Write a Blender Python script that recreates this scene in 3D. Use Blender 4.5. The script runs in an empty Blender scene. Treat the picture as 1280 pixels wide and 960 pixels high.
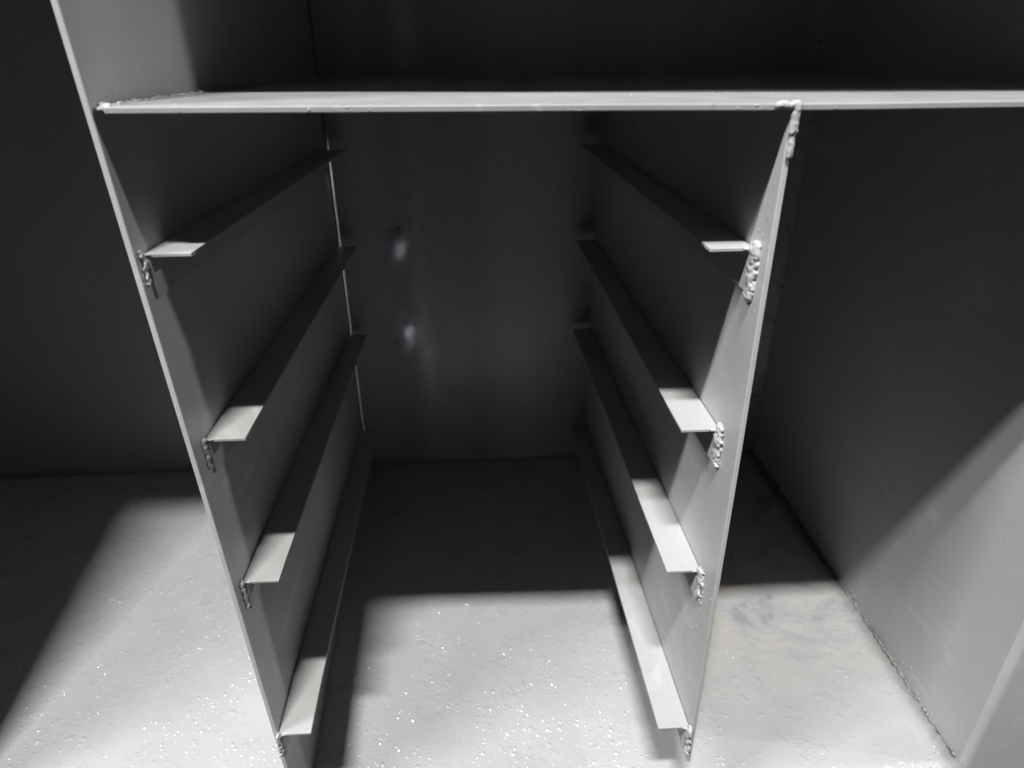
import bpy, bmesh, math, random
from mathutils import Vector, Matrix, noise
random.seed(7)
S = bpy.context.scene
C = S.collection

# ------------------------------------------------------------------ materials
def nodes(name):
    m = bpy.data.materials.new(name); m.use_nodes = True
    nt = m.node_tree
    return m, nt, nt.nodes['Principled BSDF']

def N(nt, kind, **kw):
    n = nt.nodes.new(kind)
    for k, v in kw.items():
        if k.startswith('i_'):
            n.inputs[k[2:].replace('_', ' ')].default_value = v
        else:
            setattr(n, k, v)
    return n

def noise_tex(nt, scale, detail=3, rough=.5, stretch=None, dist=0):
    tc = N(nt, 'ShaderNodeTexCoord')
    mp = N(nt, 'ShaderNodeMapping')
    if stretch: mp.inputs['Scale'].default_value = stretch
    nt.links.new(tc.outputs['Object'], mp.inputs['Vector'])
    t = N(nt, 'ShaderNodeTexNoise')
    t.inputs['Scale'].default_value = scale
    t.inputs['Detail'].default_value = detail
    t.inputs['Roughness'].default_value = rough
    t.inputs['Distortion'].default_value = dist
    nt.links.new(mp.outputs[0], t.inputs['Vector'])
    return t, mp

def ramp(nt, src, stops):
    r = N(nt, 'ShaderNodeValToRGB')
    el = r.color_ramp.elements
    while len(el) < len(stops): el.new(.5)
    for e, (p, c) in zip(el, stops):
        e.position = p
        e.color = (c, c, c, 1) if not isinstance(c, tuple) else (*c, 1)
    nt.links.new(src, r.inputs[0])
    return r

def bump(nt, height, strength, dist, prev=None):
    b = N(nt, 'ShaderNodeBump')
    b.inputs['Strength'].default_value = strength
    b.inputs['Distance'].default_value = dist
    nt.links.new(height, b.inputs['Height'])
    if prev: nt.links.new(prev.outputs[0], b.inputs['Normal'])
    return b

def paint(name, col, rough=.42, grain=.12, spec=.5, blot=.08, grit=.0, streak=False):
    m, nt, p = nodes(name)
    big, _ = noise_tex(nt, 7, 4, .6)
    c0 = tuple(c * (1 - blot) for c in col); c1 = tuple(min(1, c * (1 + blot)) for c in col)
    r = ramp(nt, big.outputs['Fac'], [(.3, c0), (.7, c1)])
    nt.links.new(r.outputs[0], p.inputs['Base Color'])
    sc, _ = noise_tex(nt, 30, 5, .7, (1, .22, 1), 1.2)
    s1 = ramp(nt, sc.outputs['Fac'], [(.58, 0.), (.72, 1.)])
    wear = N(nt, 'ShaderNodeMix', data_type='RGBA')
    nt.links.new(s1.outputs[0], wear.inputs['Factor']); nt.links.new(r.outputs[0], wear.inputs['A'])
    wear.inputs['B'].default_value = (*[min(.8, c * 1.22) for c in col], 1)
    dk, _ = noise_tex(nt, 150, 3, .6)
    d1 = ramp(nt, dk.outputs['Fac'], [(.70, 0.), (.76, .7)])
    dirt = N(nt, 'ShaderNodeMix', data_type='RGBA')
    nt.links.new(d1.outputs[0], dirt.inputs['Factor']); nt.links.new(wear.outputs['Result'], dirt.inputs['A'])
    dirt.inputs['B'].default_value = (*[c * .5 for c in col], 1)
    nt.links.new(dirt.outputs['Result'], p.inputs['Base Color'])
    p.inputs['Specular IOR Level'].default_value = spec
    rr = N(nt, 'ShaderNodeMapRange')
    rr.inputs['From Min'].default_value = .3; rr.inputs['From Max'].default_value = .7
    rr.inputs['To Min'].default_value = rough - .06; rr.inputs['To Max'].default_value = rough + .08
    med, _ = noise_tex(nt, 40, 4, .6)
    nt.links.new(med.outputs['Fac'], rr.inputs['Value'])
    nt.links.new(rr.outputs[0], p.inputs['Roughness'])
    fine, _ = noise_tex(nt, 700, 2, .5)
    b = bump(nt, fine.outputs['Fac'], grain, .0006)
    wav, _ = noise_tex(nt, 14, 2, .5)
    b = bump(nt, wav.outputs['Fac'], .12, .006, b)
    if grit:
        v = N(nt, 'ShaderNodeTexVoronoi', feature='F1')
        v.inputs['Scale'].default_value = 260
        tc = N(nt, 'ShaderNodeTexCoord'); nt.links.new(tc.outputs['Object'], v.inputs['Vector'])
        g1 = ramp(nt, v.outputs['Distance'], [(.05, 1.), (.3, 0.)])
        patch, _ = noise_tex(nt, 30, 3, .6)
        g2 = ramp(nt, patch.outputs['Fac'], [(.52, 0.), (.62, 1.)])
        mul = N(nt, 'ShaderNodeMath', operation='MULTIPLY')
        nt.links.new(g1.outputs[0], mul.inputs[0]); nt.links.new(g2.outputs[0], mul.inputs[1])
        b = bump(nt, mul.outputs[0], grit, .0008, b)
    if streak:
        st, _ = noise_tex(nt, 12, 2, .5, (1, 1, .06))
        b = bump(nt, st.outputs['Fac'], .3, .006, b)
    nt.links.new(b.outputs[0], p.inputs['Normal'])
    return m

GREY = (.50, .505, .495)
M_panel = paint('panel_paint', GREY, .40, .10, grit=.25)
M_runner = paint('runner_paint', (.405, .41, .402), .42, .10, blot=.06, grit=.12)
M_shelf = paint('shelf_paint', (.35, .355, .35), .36, .14, grit=.6)
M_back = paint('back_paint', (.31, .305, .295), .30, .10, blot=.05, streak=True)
def back_sheen(m):
    # painted reflections: bluish metallic spots on two dents, upright strips, brownish sheen streaks
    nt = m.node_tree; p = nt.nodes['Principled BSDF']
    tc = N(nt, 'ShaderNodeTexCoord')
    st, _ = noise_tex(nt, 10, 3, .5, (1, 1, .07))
    tint = ramp(nt, st.outputs['Fac'], [(.32, (.34, .338, .335)), (.5, (.42, .41, .395)), (.66, (.49, .465, .43))])  # hazy brownish sheen of the back put into its base colour
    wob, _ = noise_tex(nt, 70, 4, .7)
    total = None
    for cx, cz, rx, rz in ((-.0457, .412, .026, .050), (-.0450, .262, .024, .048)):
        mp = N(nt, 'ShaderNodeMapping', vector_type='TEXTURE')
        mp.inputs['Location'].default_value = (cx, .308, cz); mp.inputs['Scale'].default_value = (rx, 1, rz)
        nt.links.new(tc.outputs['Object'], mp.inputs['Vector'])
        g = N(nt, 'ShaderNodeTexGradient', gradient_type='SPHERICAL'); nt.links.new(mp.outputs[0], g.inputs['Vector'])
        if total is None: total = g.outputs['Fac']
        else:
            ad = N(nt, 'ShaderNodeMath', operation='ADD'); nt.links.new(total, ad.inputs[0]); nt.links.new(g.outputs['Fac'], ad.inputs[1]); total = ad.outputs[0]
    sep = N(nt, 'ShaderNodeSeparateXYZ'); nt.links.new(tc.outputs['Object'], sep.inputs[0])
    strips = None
    for cx, hw, amt in ((-.012, .026, .22), (.570, .026, .55)):  # upright reflection strips painted in as bluish metal
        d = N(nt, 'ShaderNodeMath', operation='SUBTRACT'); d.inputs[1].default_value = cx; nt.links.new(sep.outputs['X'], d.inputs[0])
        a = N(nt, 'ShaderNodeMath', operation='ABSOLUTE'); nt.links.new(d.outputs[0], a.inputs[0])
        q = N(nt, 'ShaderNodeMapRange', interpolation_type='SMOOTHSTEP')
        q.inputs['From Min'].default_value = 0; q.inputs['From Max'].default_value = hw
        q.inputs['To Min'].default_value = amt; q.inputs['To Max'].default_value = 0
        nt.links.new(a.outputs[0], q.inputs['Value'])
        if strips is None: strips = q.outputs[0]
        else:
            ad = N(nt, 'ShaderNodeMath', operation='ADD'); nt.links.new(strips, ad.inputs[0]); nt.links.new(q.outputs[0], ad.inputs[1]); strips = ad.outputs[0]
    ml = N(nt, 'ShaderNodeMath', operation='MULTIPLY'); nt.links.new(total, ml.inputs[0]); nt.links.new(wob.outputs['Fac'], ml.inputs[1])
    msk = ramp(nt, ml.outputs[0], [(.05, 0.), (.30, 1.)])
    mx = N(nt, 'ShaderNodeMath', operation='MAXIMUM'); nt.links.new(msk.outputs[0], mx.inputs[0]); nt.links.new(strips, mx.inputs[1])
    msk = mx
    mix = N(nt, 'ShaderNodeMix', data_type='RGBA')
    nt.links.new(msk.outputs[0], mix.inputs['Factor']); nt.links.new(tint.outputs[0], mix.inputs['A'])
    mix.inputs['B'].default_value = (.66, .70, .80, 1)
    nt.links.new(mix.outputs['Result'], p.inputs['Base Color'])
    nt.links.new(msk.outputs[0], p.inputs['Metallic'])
back_sheen(M_back)
M_bay_shade = paint('bay_shade_paint', (.27, .268, .26), .40, .10, blot=.05)  # back sheet of the left bay coloured darker to stand for its shade
M_side = paint('side_paint', (.46, .465, .46), .42, .10, blot=.05, grit=.2)
M_weld = paint('weld_paint', (.45, .445, .435), .33, .5, blot=.15, grit=.6)
M_seam = paint('seam_paint', (.20, .20, .195), .36, .6, blot=.5, grit=.8)
M_wall = paint('slit_wall_paint', (.7, .7, .68), .6, .1)

def floor_material():
    m, nt, p = nodes('floor_paint')
    tc = N(nt, 'ShaderNodeTexCoord')
    # thick, lumpy grey paint with beige and bluish stained swirls towards the right bay
    sw, _ = noise_tex(nt, 7, 5, .6, dist=2.6)
    hue = ramp(nt, sw.outputs['Fac'], [(.34, (.28, .29, .315)), (.45, (.40, .405, .415)), (.54, (.45, .445, .435)), (.66, (.485, .46, .42))])
    plain, _ = noise_tex(nt, 9, 5, .6)
    base = ramp(nt, plain.outputs['Fac'], [(.3, (.395, .40, .40)), (.7, (.455, .457, .453))])
    sep = N(nt, 'ShaderNodeSeparateXYZ'); nt.links.new(tc.outputs['Object'], sep.inputs[0])
    mr = N(nt, 'ShaderNodeMapRange')
    mr.inputs['From Min'].default_value = .16; mr.inputs['From Max'].default_value = .27
    nt.links.new(sep.outputs['X'], mr.inputs['Value'])
    mr2 = N(nt, 'ShaderNodeMapRange')
    mr2.inputs['From Min'].default_value = -.22; mr2.inputs['From Max'].default_value = -.10
    nt.links.new(sep.outputs['Y'], mr2.inputs['Value'])
    mm = N(nt, 'ShaderNodeMath', operation='MULTIPLY')
    nt.links.new(mr.outputs[0], mm.inputs[0]); nt.links.new(mr2.outputs[0], mm.inputs[1])
    mix = N(nt, 'ShaderNodeMix', data_type='RGBA')
    nt.links.new(mm.outputs[0], mix.inputs['Factor'])
    nt.links.new(base.outputs[0], mix.inputs['A']); nt.links.new(hue.outputs[0], mix.inputs['B'])
    nt.links.new(mix.outputs['Result'], p.inputs['Base Color'])
    p.inputs['Specular IOR Level'].default_value = .5
    p.inputs['Coat Weight'].default_value = .9; p.inputs['Coat Roughness'].default_value = .10; p.inputs['Coat IOR'].default_value = 1.6
    rg, _ = noise_tex(nt, 25, 4, .6)
    r = ramp(nt, rg.outputs['Fac'], [(.35, .24), (.7, .42)])
    nt.links.new(r.outputs[0], p.inputs['Roughness'])
    # bumps: soft waves, patches of granules, wrinkles
    w, _ = noise_tex(nt, 18, 3, .5)
    b = bump(nt, w.outputs['Fac'], .25, .006)
    b0 = b
    patch, _ = noise_tex(nt, 16, 5, .65, dist=.8)
    pm = ramp(nt, patch.outputs['Fac'], [(.42, 0.05), (.56, 1.)])
    wob, _ = noise_tex(nt, 90, 4, .65)
    addv = N(nt, 'ShaderNodeVectorMath', operation='MULTIPLY_ADD')
    addv.inputs[1].default_value = (.016, .016, .016)
    nt.links.new(wob.outputs['Color'], addv.inputs[0]); nt.links.new(tc.outputs['Object'], addv.inputs[2])
    def grains(scale, lo, hi, mask, st, dist, b, pk=.35):
        v = N(nt, 'ShaderNodeTexVoronoi', feature='F1'); v.inputs['Scale'].default_value = scale
        nt.links.new(addv.outputs[0], v.inputs['Vector'])
        g = ramp(nt, v.outputs['Distance'], [(lo, 1.), (hi, 0.)])
        g.color_ramp.interpolation = 'EASE'
        # only some cells carry a grain
        sepc = N(nt, 'ShaderNodeSeparateColor'); nt.links.new(v.outputs['Color'], sepc.inputs[0])
        pick = ramp(nt, sepc.outputs[0], [(pk, 0.), (min(1, pk + .4), 1.)])
        m1 = N(nt, 'ShaderNodeMath', operation='MULTIPLY'); m2 = N(nt, 'ShaderNodeMath', operation='MULTIPLY')
        nt.links.new(g.outputs[0], m1.inputs[0]); nt.links.new(pick.outputs[0], m1.inputs[1])
        nt.links.new(m1.outputs[0], m2.inputs[0]); nt.links.new(mask.outputs[0], m2.inputs[1])
        return bump(nt, m2.outputs[0], st, dist, b)
    b0 = grains(75, .0, .6, pm, .5, .0016, b0, .3)
    b0 = grains(170, .0, .6, pm, .5, .0008, b0, .15)
    few, _ = noise_tex(nt, 4, 2, .5)
    fm = ramp(nt, few.outputs['Fac'], [(.35, .15), (.65, .8)])
    b0 = grains(60, .0, .22, fm, .45, .0012, b0)
    # a few thin wrinkles in the paint skin
    ck, _ = noise_tex(nt, 11, 5, .7, dist=1.5)
    cr = ramp(nt, ck.outputs['Fac'], [(.485, 0.), (.5, 1.), (.515, 0.)])
    pk, _ = noise_tex(nt, 6, 2, .5)
    pk2 = ramp(nt, pk.outputs['Fac'], [(.55, 0.), (.66, 1.)])
    mu2 = N(nt, 'ShaderNodeMath', operation='MULTIPLY')
    nt.links.new(cr.outputs[0], mu2.inputs[0]); nt.links.new(pk2.outputs[0], mu2.inputs[1])
    b0 = bump(nt, mu2.outputs[0], .4, .001, b0)
    nt.links.new(b0.outputs[0], p.inputs['Normal']); nt.links.new(b0.outputs[0], p.inputs['Coat Normal'])
    return m
M_floor = floor_material()

# ------------------------------------------------------------------ helpers
BASE = Vector((-.08, .75, -.716))
def thing(name, label, cat, loc):
    o = bpy.data.objects.new(name, None); C.objects.link(o)
    o.empty_display_size = .05
    o.location = loc; o['label'] = label; o['category'] = cat
    return o

def obj(name, bm, mat, parent=None, label=None, origin=None, smooth=False, bevel=0):
    org = Vector(origin) if origin is not None else (BASE if parent else Vector())
    bmesh.ops.recalc_face_normals(bm, faces=bm.faces[:])
    bmesh.ops.translate(bm, verts=bm.verts[:], vec=-org)
    me = bpy.data.meshes.new(name); bm.to_mesh(me); bm.free()
    if smooth:
        for f in me.polygons: f.use_smooth = True
    me.materials.append(mat)
    o = bpy.data.objects.new(name, me); C.objects.link(o)
    if parent: o.parent = parent
    else: o.location = org
    if label: o['label'] = label
    if bevel:
        b = o.modifiers.new('bevel', 'BEVEL'); b.width = bevel; b.segments = 2
        b.limit_method = 'ANGLE'; b.angle_limit = math.radians(40)
    return o

def slab(bm, fn, thick, n, m, wob=0, seed=0):
    """plate: fn(u,v) gives one face, thick is the vector to the other face"""
    t = Vector(thick); A = []; B = []
    tn = t.normalized()
    for i in range(n + 1):
        for j in range(m + 1):
            p = Vector(fn(i / n, j / m))
            if wob: p = p + tn * wob * noise.noise(p * 6 + Vector((seed, 0, 0)))
            A.append(bm.verts.new(p)); B.append(bm.verts.new(p + t))
    ix = lambda i, j: i * (m + 1) + j
    for i in range(n):
        for j in range(m):
            bm.faces.new([A[ix(i, j)], A[ix(i + 1, j)], A[ix(i + 1, j + 1)], A[ix(i, j + 1)]])
            bm.faces.new([B[ix(i, j)], B[ix(i, j + 1)], B[ix(i + 1, j + 1)], B[ix(i + 1, j)]])
    for i in range(n):
        for j in (0, m):
            q = [A[ix(i, j)], A[ix(i + 1, j)], B[ix(i + 1, j)], B[ix(i, j)]]; bm.faces.new(q)
    for j in range(m):
        for i in (0, n):
            q = [A[ix(i, j)], A[ix(i, j + 1)], B[ix(i, j + 1)], B[ix(i, j)]]; bm.faces.new(q)
    return bm

def box(bm, a, b):
    (x0, y0, z0), (x1, y1, z1) = a, b
    return slab(bm, lambda u, v: (x0 + (x1 - x0) * u, y0 + (y1 - y0) * v, z0), (0, 0, z1 - z0), 1, 1)

def blob(bm, c, r, sq=(1, 1, 1), sub=2, amp=.25, seed=0):
    res = bmesh.ops.create_icosphere(bm, subdivisions=sub, radius=1)
    c = Vector(c)
    for v in res['verts']:
        k = 1 + amp * noise.noise(v.co * 1.7 + Vector((seed, seed * .3, 0)))
        v.co = c + Vector((v.co.x * sq[0], v.co.y * sq[1], v.co.z * sq[2])) * r * k

CL = bpy.data.textures.new('pitting', 'CLOUDS'); CL.noise_scale = .0032; CL.noise_depth = 3
def remesh(o, vox, it=3, disp=.0020):
    r = o.modifiers.new('fuse', 'REMESH'); r.mode = 'VOXEL'; r.voxel_size = vox; r.use_smooth_shade = True
    d = o.modifiers.new('pits', 'DISPLACE'); d.texture = CL; d.strength = disp; d.mid_level = .5; d.texture_coords = 'LOCAL'
    s = o.modifiers.new('soft', 'SMOOTH'); s.factor = .5; s.iterations = it

# ------------------------------------------------------------------ measures (metres, camera at the origin)
D = 1.058                      # inside of the back
ZF = -.716                     # floor
ZB = -.637                     # lower edge of the hanging partitions
XW = .5036                     # inner face of the right wall
XLW = -1.00                    # inner face of the left wall
ZT = .42                       # upper plate
T = .0038
def lerp(a, b, t): return a + (b - a) * t
def zshelf(x): return lerp(-.0403, -.0426, (x + .211) / .4)
YL, YR = .4204, .4111          # front edges of the two partitions
def xl(y, z):                  # inner face of the left partition: leans a little at the front, upright at the back
    f = (y - YL) / (D - YL)
    return lerp(-.2112 - .027 * (z + .045), -.2149, min(1, max(0, f)) ** .8)
def xr(y, z):
    f = (y - YR) / (D - YR)
    return lerp(.1813 - .0089 * (z + .045), .1838, min(1, max(0, f)))

# ------------------------------------------------------------------ setting
bm = bmesh.new()
slab(bm, lambda u, v: (lerp(-1.03, XW - .0004, u), lerp(.430, D + .03, v), ZF), (0, 0, -.004), 60, 30)
# lumps and dried drips under the floor's paint, in drifts
rnd = random.Random(21)
def lump(bm, x, y, a, h, e, rot):
    c, s_ = math.cos(rot), math.sin(rot); K = 10; prev = None
    top = bm.verts.new((x, y, ZF + h))
    for q in range(1, 6):
        f = q / 5; ring = []
        for k in range(K):
            t = 2 * math.pi * k / K
            px, py = a * f * math.cos(t) * e, a * f * math.sin(t)
            w = 1 + .22 * noise.noise(Vector((x * 300 + math.cos(t), y * 300 + math.sin(t), 0)))
            ring.append(bm.verts.new((x + (px * c - py * s_) * w, y + (px * s_ + py * c) * w, ZF - .0002 + h * .5 * (1 + math.cos(math.pi * f)))))
        for k in range(K):
            if prev is None: bm.faces.new([top, ring[k], ring[(k + 1) % K]])
            else: bm.faces.new([prev[k], ring[k], ring[(k + 1) % K], prev[(k + 1) % K]])
        prev = ring
n = 0
while n < 4000:
    x = rnd.uniform(-.60, .49); y = .44 + .56 * rnd.random() ** 1.15
    m_ = noise.noise(Vector((x * 13, y * 13, 3))) + .6 * noise.noise(Vector((x * 45, y * 45, 7))) + (.15 if x < .17 else -.28) + .3 * (.6 - y)
    if m_ < rnd.uniform(-.1, .35): continue
    a = rnd.choice((rnd.uniform(.0010, .0019), rnd.uniform(.0010, .0019), rnd.uniform(.0018, .0032)))
    lump(bm, x, y, a, a * rnd.uniform(.28, .50), rnd.uniform(.8, 1.7), rnd.uniform(0, 3.14)); n += 1
fl = obj('floor', bm, M_floor, origin=(0, .75, ZF), smooth=True); fl['kind'] = 'structure'

# ------------------------------------------------------------------ the cabinet
cab = thing('steel_cabinet', 'open grey painted steel cabinet with welded shelf, partitions and angle runners', 'cabinet', BASE)

def slit_edge(z):
    return -.2113 - .0016 * min(1, max(0, (-.12 - z) / .09)) + .0016 * min(1, max(0, (-.635 - z) / .02))
# back: two sheets with a thin open slit behind the left partition
bm = bmesh.new()
SPOTS = ((-.1257, -.300, .012, .020), (-.1250, -.452, .011, .022))  # painted highlight spots; the sheet bulges here to reflect the lit floor
def back(u, v):
    x = lerp(-.2113, XW + .004, u ** 1.6); z = lerp(ZF, ZT, v)
    dent = sum(.0042 * math.exp(-((x - a) / .016) ** 2 - ((z - b) / .022) ** 2) for a, b, _, _ in SPOTS)
    return (x, D + .001 - dent, z)
slab(bm, back, (0, .003, 0), 110, 150, .0014, 3)
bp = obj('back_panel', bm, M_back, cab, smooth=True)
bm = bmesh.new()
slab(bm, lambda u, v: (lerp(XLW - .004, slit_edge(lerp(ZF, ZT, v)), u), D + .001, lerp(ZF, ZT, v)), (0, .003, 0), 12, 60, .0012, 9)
obj('back_panel', bm, M_bay_shade, cab, smooth=True)

# side walls with a folded front flange
def side_wall(x, sgn, yf):
    bm = bmesh.new()
    slab(bm, lambda u, v: (x, lerp(yf + .006, D, u), lerp(ZF - .0, ZT + .02, v)), (sgn * .003, 0, 0), 20, 24, .0010, x)
    w = obj('side_wall', bm, M_side, cab)
    bm = bmesh.new()
    prof = []
    r = .0095
    for k in range(9):
        a = math.pi / 2 * k / 8
        prof.append((x + sgn * (r - r * math.cos(a)), yf + r - r * math.sin(a)))
    prof.append((x + sgn * .13, yf))
    prof.append((x + sgn * .13, yf + .003))
    for k in range(8, -1, -1):
        a = math.pi / 2 * k / 8
        prof.append((x + sgn * (r - (r - .003) * math.cos(a)), yf + r - (r - .003) * math.sin(a)))
    zs = (ZF - .09, ZT + .02)
    V = [[bm.verts.new((px, py, z)) for z in zs] for px, py in prof]
    n = len(prof)
    for i in range(n):
        a, b = V[i], V[(i + 1) % n]
        bm.faces.new([a[0], b[0], b[1], a[1]])
    bm.faces.new([v[0] for v in V]); bm.faces.new([v[1] for v in V][::-1])
    obj('front_flange', bm, M_side, w)
    return w
wr = side_wall(XW, 1, .4395)
wl = side_wall(XLW, -1, .4395)
bm = bmesh.new(); box(bm, (XLW + .0005, .4462, ZF + .0005), (-.557, .4492, ZT - .0005))
obj('shade_panel', bm, M_side, cab, bevel=.0008)  # unseen panel added to keep light off the left bay
# sill below the floor's front edge
bm = bmesh.new(); box(bm, (XLW, .4275, ZF - .09), (XW, .4295, ZF - .0005))
obj('sill', bm, M_side, cab)
# crumbly weld along the foot of the side wall
def seam(x, sgn, parent, y0, y1, seed):
    rnd = random.Random(seed); bm = bmesh.new(); y = y0
    while y < y1:
        r = rnd.uniform(.0010, .0026)
        blob(bm, (x - sgn * rnd.uniform(-.0005, .0018), y, ZF + rnd.uniform(-.0005, .0026)), r, (1, 1.3, 1), 1, .5, y * 40)
        y += rnd.uniform(.0010, .0022) * (3.2 if rnd.random() < .06 else 1)
    o = obj('weld_seam', bm, M_seam, parent, 'dark crumbly weld line along the foot of the wall'); remesh(o, .0009, 1, .0030)
seam(XW, 1, wr, .45, 1.04, 4)
seam(XLW, -1, wl, .45, 1.04, 5)

# upper plate closing the cabinet above the picture
bm = bmesh.new()
def plate_edge(x):
    return .435 - .105 * min(1, max(0, (x + .66) / .66)) - .03 * max(0, x / .5)
def plate(u, v):
    x = lerp(XLW + .001, XW - .001, u)
    return (x, lerp(plate_edge(x), D - .001, v), ZT)
slab(bm, plate, (0, 0, .004), 30, 8)
obj('top_plate', bm, M_shelf, cab, bevel=.001)

# shelf
bm = bmesh.new()
def shf(u, v):
    x = lerp(lerp(-.2040, -.2135, min(1, v / .04)), XW - .001, u)
    yf = lerp(YL, YR, (x + .211) / .4) if x < .19 else lerp(YR, .4130, (x - .19) / .31)
    return (x, lerp(yf - .0005, D - .0005, v), zshelf(x) - .026 * v)
slab(bm, shf, (0, 0, -.0042), 60, 30, .0006, 2)
shelf = obj('shelf', bm, M_shelf, cab, bevel=.0009)

# ---------------- partitions and their runners
def partition(fn, yf, zt, side, seed, ZB=ZB):
    bm = bmesh.new()
    slab(bm, lambda u, v: (fn(lerp(yf, D - .004, u), lerp(ZB, zt(u), v)), lerp(yf, D - .004, u), lerp(ZB, zt(u), v)),
         (-side * T, 0, 0), 30, 30, .0004, seed)
    return obj('partition', bm, M_panel, cab, bevel=.0006)
# side = +1: runners point towards +x
pl = partition(xl, YL, lambda u: ZT - .001, 1, 11, ZF + .0006)
pr = partition(xr, YR, lambda u: zshelf(.185) - .0052 - .0265 * u, -1, 17)

def runner(part, fn, side, y0, z0, y1, z1, seed, notch=0):
    """an L-shaped steel angle: flange on top pointing into the bay, leg down against the partition"""
    rnd = random.Random(seed); bm = bmesh.new()
    W, t, H = .0300, .0028, .030
    prof = [(0.0006, 0), (W, 0), (W, -t), (t + .0006, -t), (t + .0006, -H), (0.0006, -H)]
    n = 24; rings = []
    for i in range(n + 1):
        u = i / n; y = lerp(y0, y1, u); z = lerp(z0, z1, u)
        ring = []
        for k, (a, b) in enumerate(prof):
            yy = y
            if i == 0 and k in (1, 2): yy += notch
            zz = z + b
            ring.append(bm.verts.new((fn(yy, zz if False else z) + side * (a + .0003 * noise.noise(Vector((seed, y * 9, k)))), yy, zz + .0004 * noise.noise(Vector((y * 7, seed, 2))))))
        rings.append(ring)
    m = len(prof)
    for i in range(n):
        for k in range(m):
            bm.faces.new([rings[i][k], rings[i][(k + 1) % m], rings[i + 1][(k + 1) % m], rings[i + 1][k]])
    for ring, rev in ((rings[0], 0), (rings[-1], 1)):
        q = [ring[0], ring[1], ring[2], ring[3]]; bm.faces.new(q[::-1] if rev else q)
        q = [ring[0], ring[3], ring[4], ring[5]]; bm.faces.new(q[::-1] if rev else q)
    return obj('runner', bm, M_runner, part, bevel=.0006)

def weld(part, fn, side, y, z, seed, big=1.0, length=.030, flat=.62):
    """lumpy weld closing the front end of a runner's leg against the partition"""
    rnd = random.Random(seed); bm = bmesh.new()
    k = 0; zz = z + .002
    while zz > z - length:
        f = (z - zz) / length
        r = rnd.uniform(.0031, .0038) * big * (1 - .2 * f)
        x = fn(y, zz) + side * (.0012 + rnd.uniform(-.0006, .0012)) * flat / .62
        blob(bm, (x, y - .0025 + rnd.uniform(-.0030, .0012), zz), r, (flat, 1.25, 1.05), 2, .3, seed + k); k += 1
        for q in range(2):
            blob(bm, (x - side * .001 , y + rnd.uniform(-.010, .001), zz + rnd.uniform(-.002, .002)), r * rnd.uniform(.25, .5), (1, 1, 1), 1, .4, seed + k + q)
        zz -= rnd.uniform(.0008, .0016)
    # toe at the top running out along the flange
    for q in range(4):
        blob(bm, (fn(y, z) + side * q * .0022, y - .0005, z - .0006), .0026 * big * (1 - .15 * q), (1, 1, .8), 2, .3, seed + q)
    for q in range(5):
        blob(bm, (fn(y, z) + side * .0005, y - .002 * q - .001, z + .001 + .0006 * q), .0021 * big * (1 - .13 * q), (.7, 1, 1), 2, .3, seed + q + 9)
    o = obj('weld_bead', bm, M_weld, part, 'lumpy painted weld at the front end of a runner'); remesh(o, .0007)

YE = D - .012
lw = [(.4310, -.1271, -.162), (.4420, -.2711, -.304), (.4370, -.4063, -.4515), (.4200, -.5765, -.634)]
rw = [(.4330, -.1330, -.160), (.4480, -.2815, -.303), (.4440, -.4221, -.452), (.4165, -.5924, -.634)]
for i, (y, z, z1) in enumerate(lw):
    runner(pl, xl, 1, y, z, YE, z1, 3 + i)
    weld(pl, xl, 1, y, z, 31 + i, (.55, .6, .6, .6)[i], (.020, .026, .026, .026)[i], .55)
for i, (y, z, z1) in enumerate(rw):
    runner(pr, xr, -1, y, z, YE, z1, 13 + i)
    weld(pr, xr, -1, y, z, 51 + i, (1.25, 1.1, .95, .8)[i], (.034, .030, .030, .030)[i])

# weld at the top of the right partition: runs over the shelf's edge and down the partition's edge
bm = bmesh.new(); rnd = random.Random(77)
xe = .1833
for k in range(10): blob(bm, (xe - .010 + k * .0012, YR - .0012, zshelf(.18) - .0010 + .0008 * math.sin(k)), .0022 + .0005 * rnd.random(), (1, .8, .9), 2, .3, k)
for k in range(8): blob(bm, (xe + .0004, YR - .0014, zshelf(.18) - .001 - k * .0020), .0027 + .0004 * rnd.random(), (.9, .8, 1), 2, .3, k + 20)
for k in range(7): blob(bm, (xe + .0006, YR - .0012, zshelf(.18) - .0185 - k * .0017), .0026 - .00016 * abs(k - 4), (.9, .8, 1), 2, .25, k + 40)
o = obj('weld_bead', bm, M_weld, shelf, 'smooth painted weld drip over the shelf edge above the partition'); remesh(o, .0006, 4, .0005)
# rounded weld at the shelf's left end and grainy bead along its joint with the left partition
bm = bmesh.new(); y = YL
for k in range(7): blob(bm, (-.2035 - k * .0011, YL + .004 + .0014 * k, zshelf(-.2) - .0012), .0030, (1, 1, .9), 2, .25, k)
while y < .60:
    y += rnd.uniform(.0007, .0018)
    blob(bm, (-.2090 + rnd.uniform(-.001, .0035), y + .004, zshelf(-.2) - .0005 - .04 * (y - YL) + rnd.uniform(-.0012, .0006)), rnd.uniform(.0010, .0022), (1, 1.3, .8), 2, .4, y * 50)
o = obj('weld_bead', bm, M_weld, shelf, 'grainy weld along the joint of shelf and partition'); remesh(o, .0008)

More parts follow.
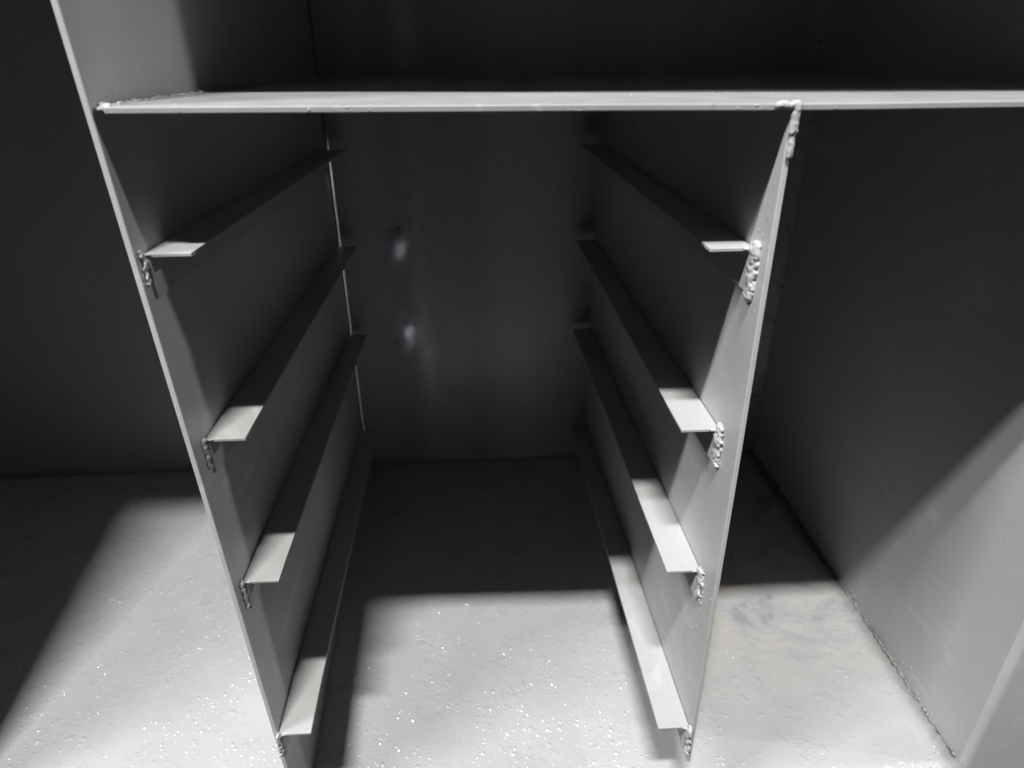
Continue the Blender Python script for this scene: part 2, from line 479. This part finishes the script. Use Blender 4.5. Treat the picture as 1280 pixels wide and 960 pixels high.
# spatter: grains of weld metal under the paint
def spatter(part, pts):
    bm = bmesh.new()
    for c, r in pts: blob(bm, c, r, (1, 1, 1), 1, .3, r * 9e4)
    o = obj('weld_spatter', bm, M_weld, part, smooth=True); o['kind'] = 'stuff'
rnd = random.Random(5); P = []
for y, z, _ in rw:
    for k in range(15):
        yy = y + rnd.gauss(-.007, .006); zz = z + rnd.gauss(-.022, .015)
        if yy > YR + .001: P.append(((xr(yy, zz), yy, zz), rnd.uniform(.0003, .0008)))
for k in range(26):
    yy = YR + rnd.uniform(.001, .06); zz = rnd.uniform(-.63, -.06); P.append(((xr(yy, zz), yy, zz), rnd.uniform(.0003, .0006)))
spatter(pr, P)
P = []
for y, z, _ in lw:
    for k in range(16):
        yy = y + rnd.gauss(-.004, .01); zz = z + rnd.gauss(-.018, .015)
        if yy > YL + .001: P.append(((xl(yy, zz), yy, zz), rnd.uniform(.0003, .0007)))
for k in range(14):
    yy = YL + rnd.uniform(.005, .05); zz = -.042 + abs(rnd.gauss(0, .008)); P.append(((xl(yy, zz), yy, zz), rnd.uniform(.0004, .0009)))
spatter(pl, P)
P = []
for k in range(90):
    x = rnd.uniform(-.2, .5) if k < 60 else -.2 + abs(rnd.gauss(0, .05)); yy = YL + rnd.uniform(.003, .12) - .008 * (x > 0); P.append(((x, yy, zshelf(x) - .04 * (yy - YL)), rnd.uniform(.0002, .0006)))
spatter(shelf, P)
P = []
for k in range(60):
    yy = rnd.uniform(.46, .9); P.append(((XW, yy, ZF + abs(rnd.gauss(0, .012)) + .003), rnd.uniform(.0004, .0010)))
spatter(wr, P)

# wall added behind, so that the slit in the cabinet's back looks bright
bm = bmesh.new(); box(bm, (-.9, 1.50, -1.3), (.3, 1.53, .3))
w = obj('wall', bm, M_wall, origin=(-.3, 1.51, -1.3)); w['label'] = 'pale wall added behind the cabinet to show through the thin slit'; w['category'] = 'wall'

# ------------------------------------------------------------------ light
def area(name, loc, to, sx, sy, power, col):
    l = bpy.data.lights.new(name, 'AREA'); l.shape = 'RECTANGLE'; l.size = sx; l.size_y = sy
    l.energy = power; l.color = col
    o = bpy.data.objects.new(name, l); C.objects.link(o); o.location = loc
    d = (Vector(to) - Vector(loc)).normalized()
    x = Vector((1, 0, 0)); x = (x - d * x.dot(d)).normalized(); z = -d; y = z.cross(x)
    o.matrix_world = Matrix(((x.x, y.x, z.x, loc[0]), (x.y, y.y, z.y, loc[1]), (x.z, y.z, z.z, loc[2]), (0, 0, 0, 1)))
    return o
area('strip_lamp', (-.73, -2.25, 6.00), (-.1, .6, -.4), 1.0, .26, 750, (1, .99, .975))
area('side_lamp', (1.60, .22, .60), (-.2, .5, 0), .035, .035, 6.5, (.97, .985, 1))
area('strip_lamp', (-1.60, -.34, 2.10), (.2, .45, -.2), 1.0, .05, 76, (.97, .975, 1))
area('slit_fill_lamp', (-.3, 1.20, -.45), (-.3, 1.5, -.62), .8, .06, .8, (1, .98, .95))  # added lamp that only brightens the wall behind the slit
wd = bpy.data.worlds.new('World'); S.world = wd; wd.use_nodes = True
wd.node_tree.nodes['Background'].inputs[0].default_value = (.9, .95, 1, 1)
wd.node_tree.nodes['Background'].inputs[1].default_value = .005

# ------------------------------------------------------------------ camera
R = [[0.99852, -0.03227, 0.04387], [-0.05385, -0.46528, 0.88352], [-0.0081, -0.88457, -0.46633]]
cd = bpy.data.cameras.new('camera'); cam = bpy.data.objects.new('camera', cd); C.objects.link(cam)
cd.sensor_width = 36; cd.lens = 24.2466; cd.clip_start = .01; cd.clip_end = 50
cam.matrix_world = Matrix(((R[0][0], -R[0][1], -R[0][2], 0), (R[1][0], -R[1][1], -R[1][2], 0), (R[2][0], -R[2][1], -R[2][2], 0), (0, 0, 0, 1)))
cd.dof.use_dof = True; cd.dof.focus_distance = .54; cd.dof.aperture_fstop = 6.5
S.camera = cam
S.view_settings.view_transform = 'Standard'; S.view_settings.look = 'None'
S.view_settings.exposure = 0; S.view_settings.gamma = 1
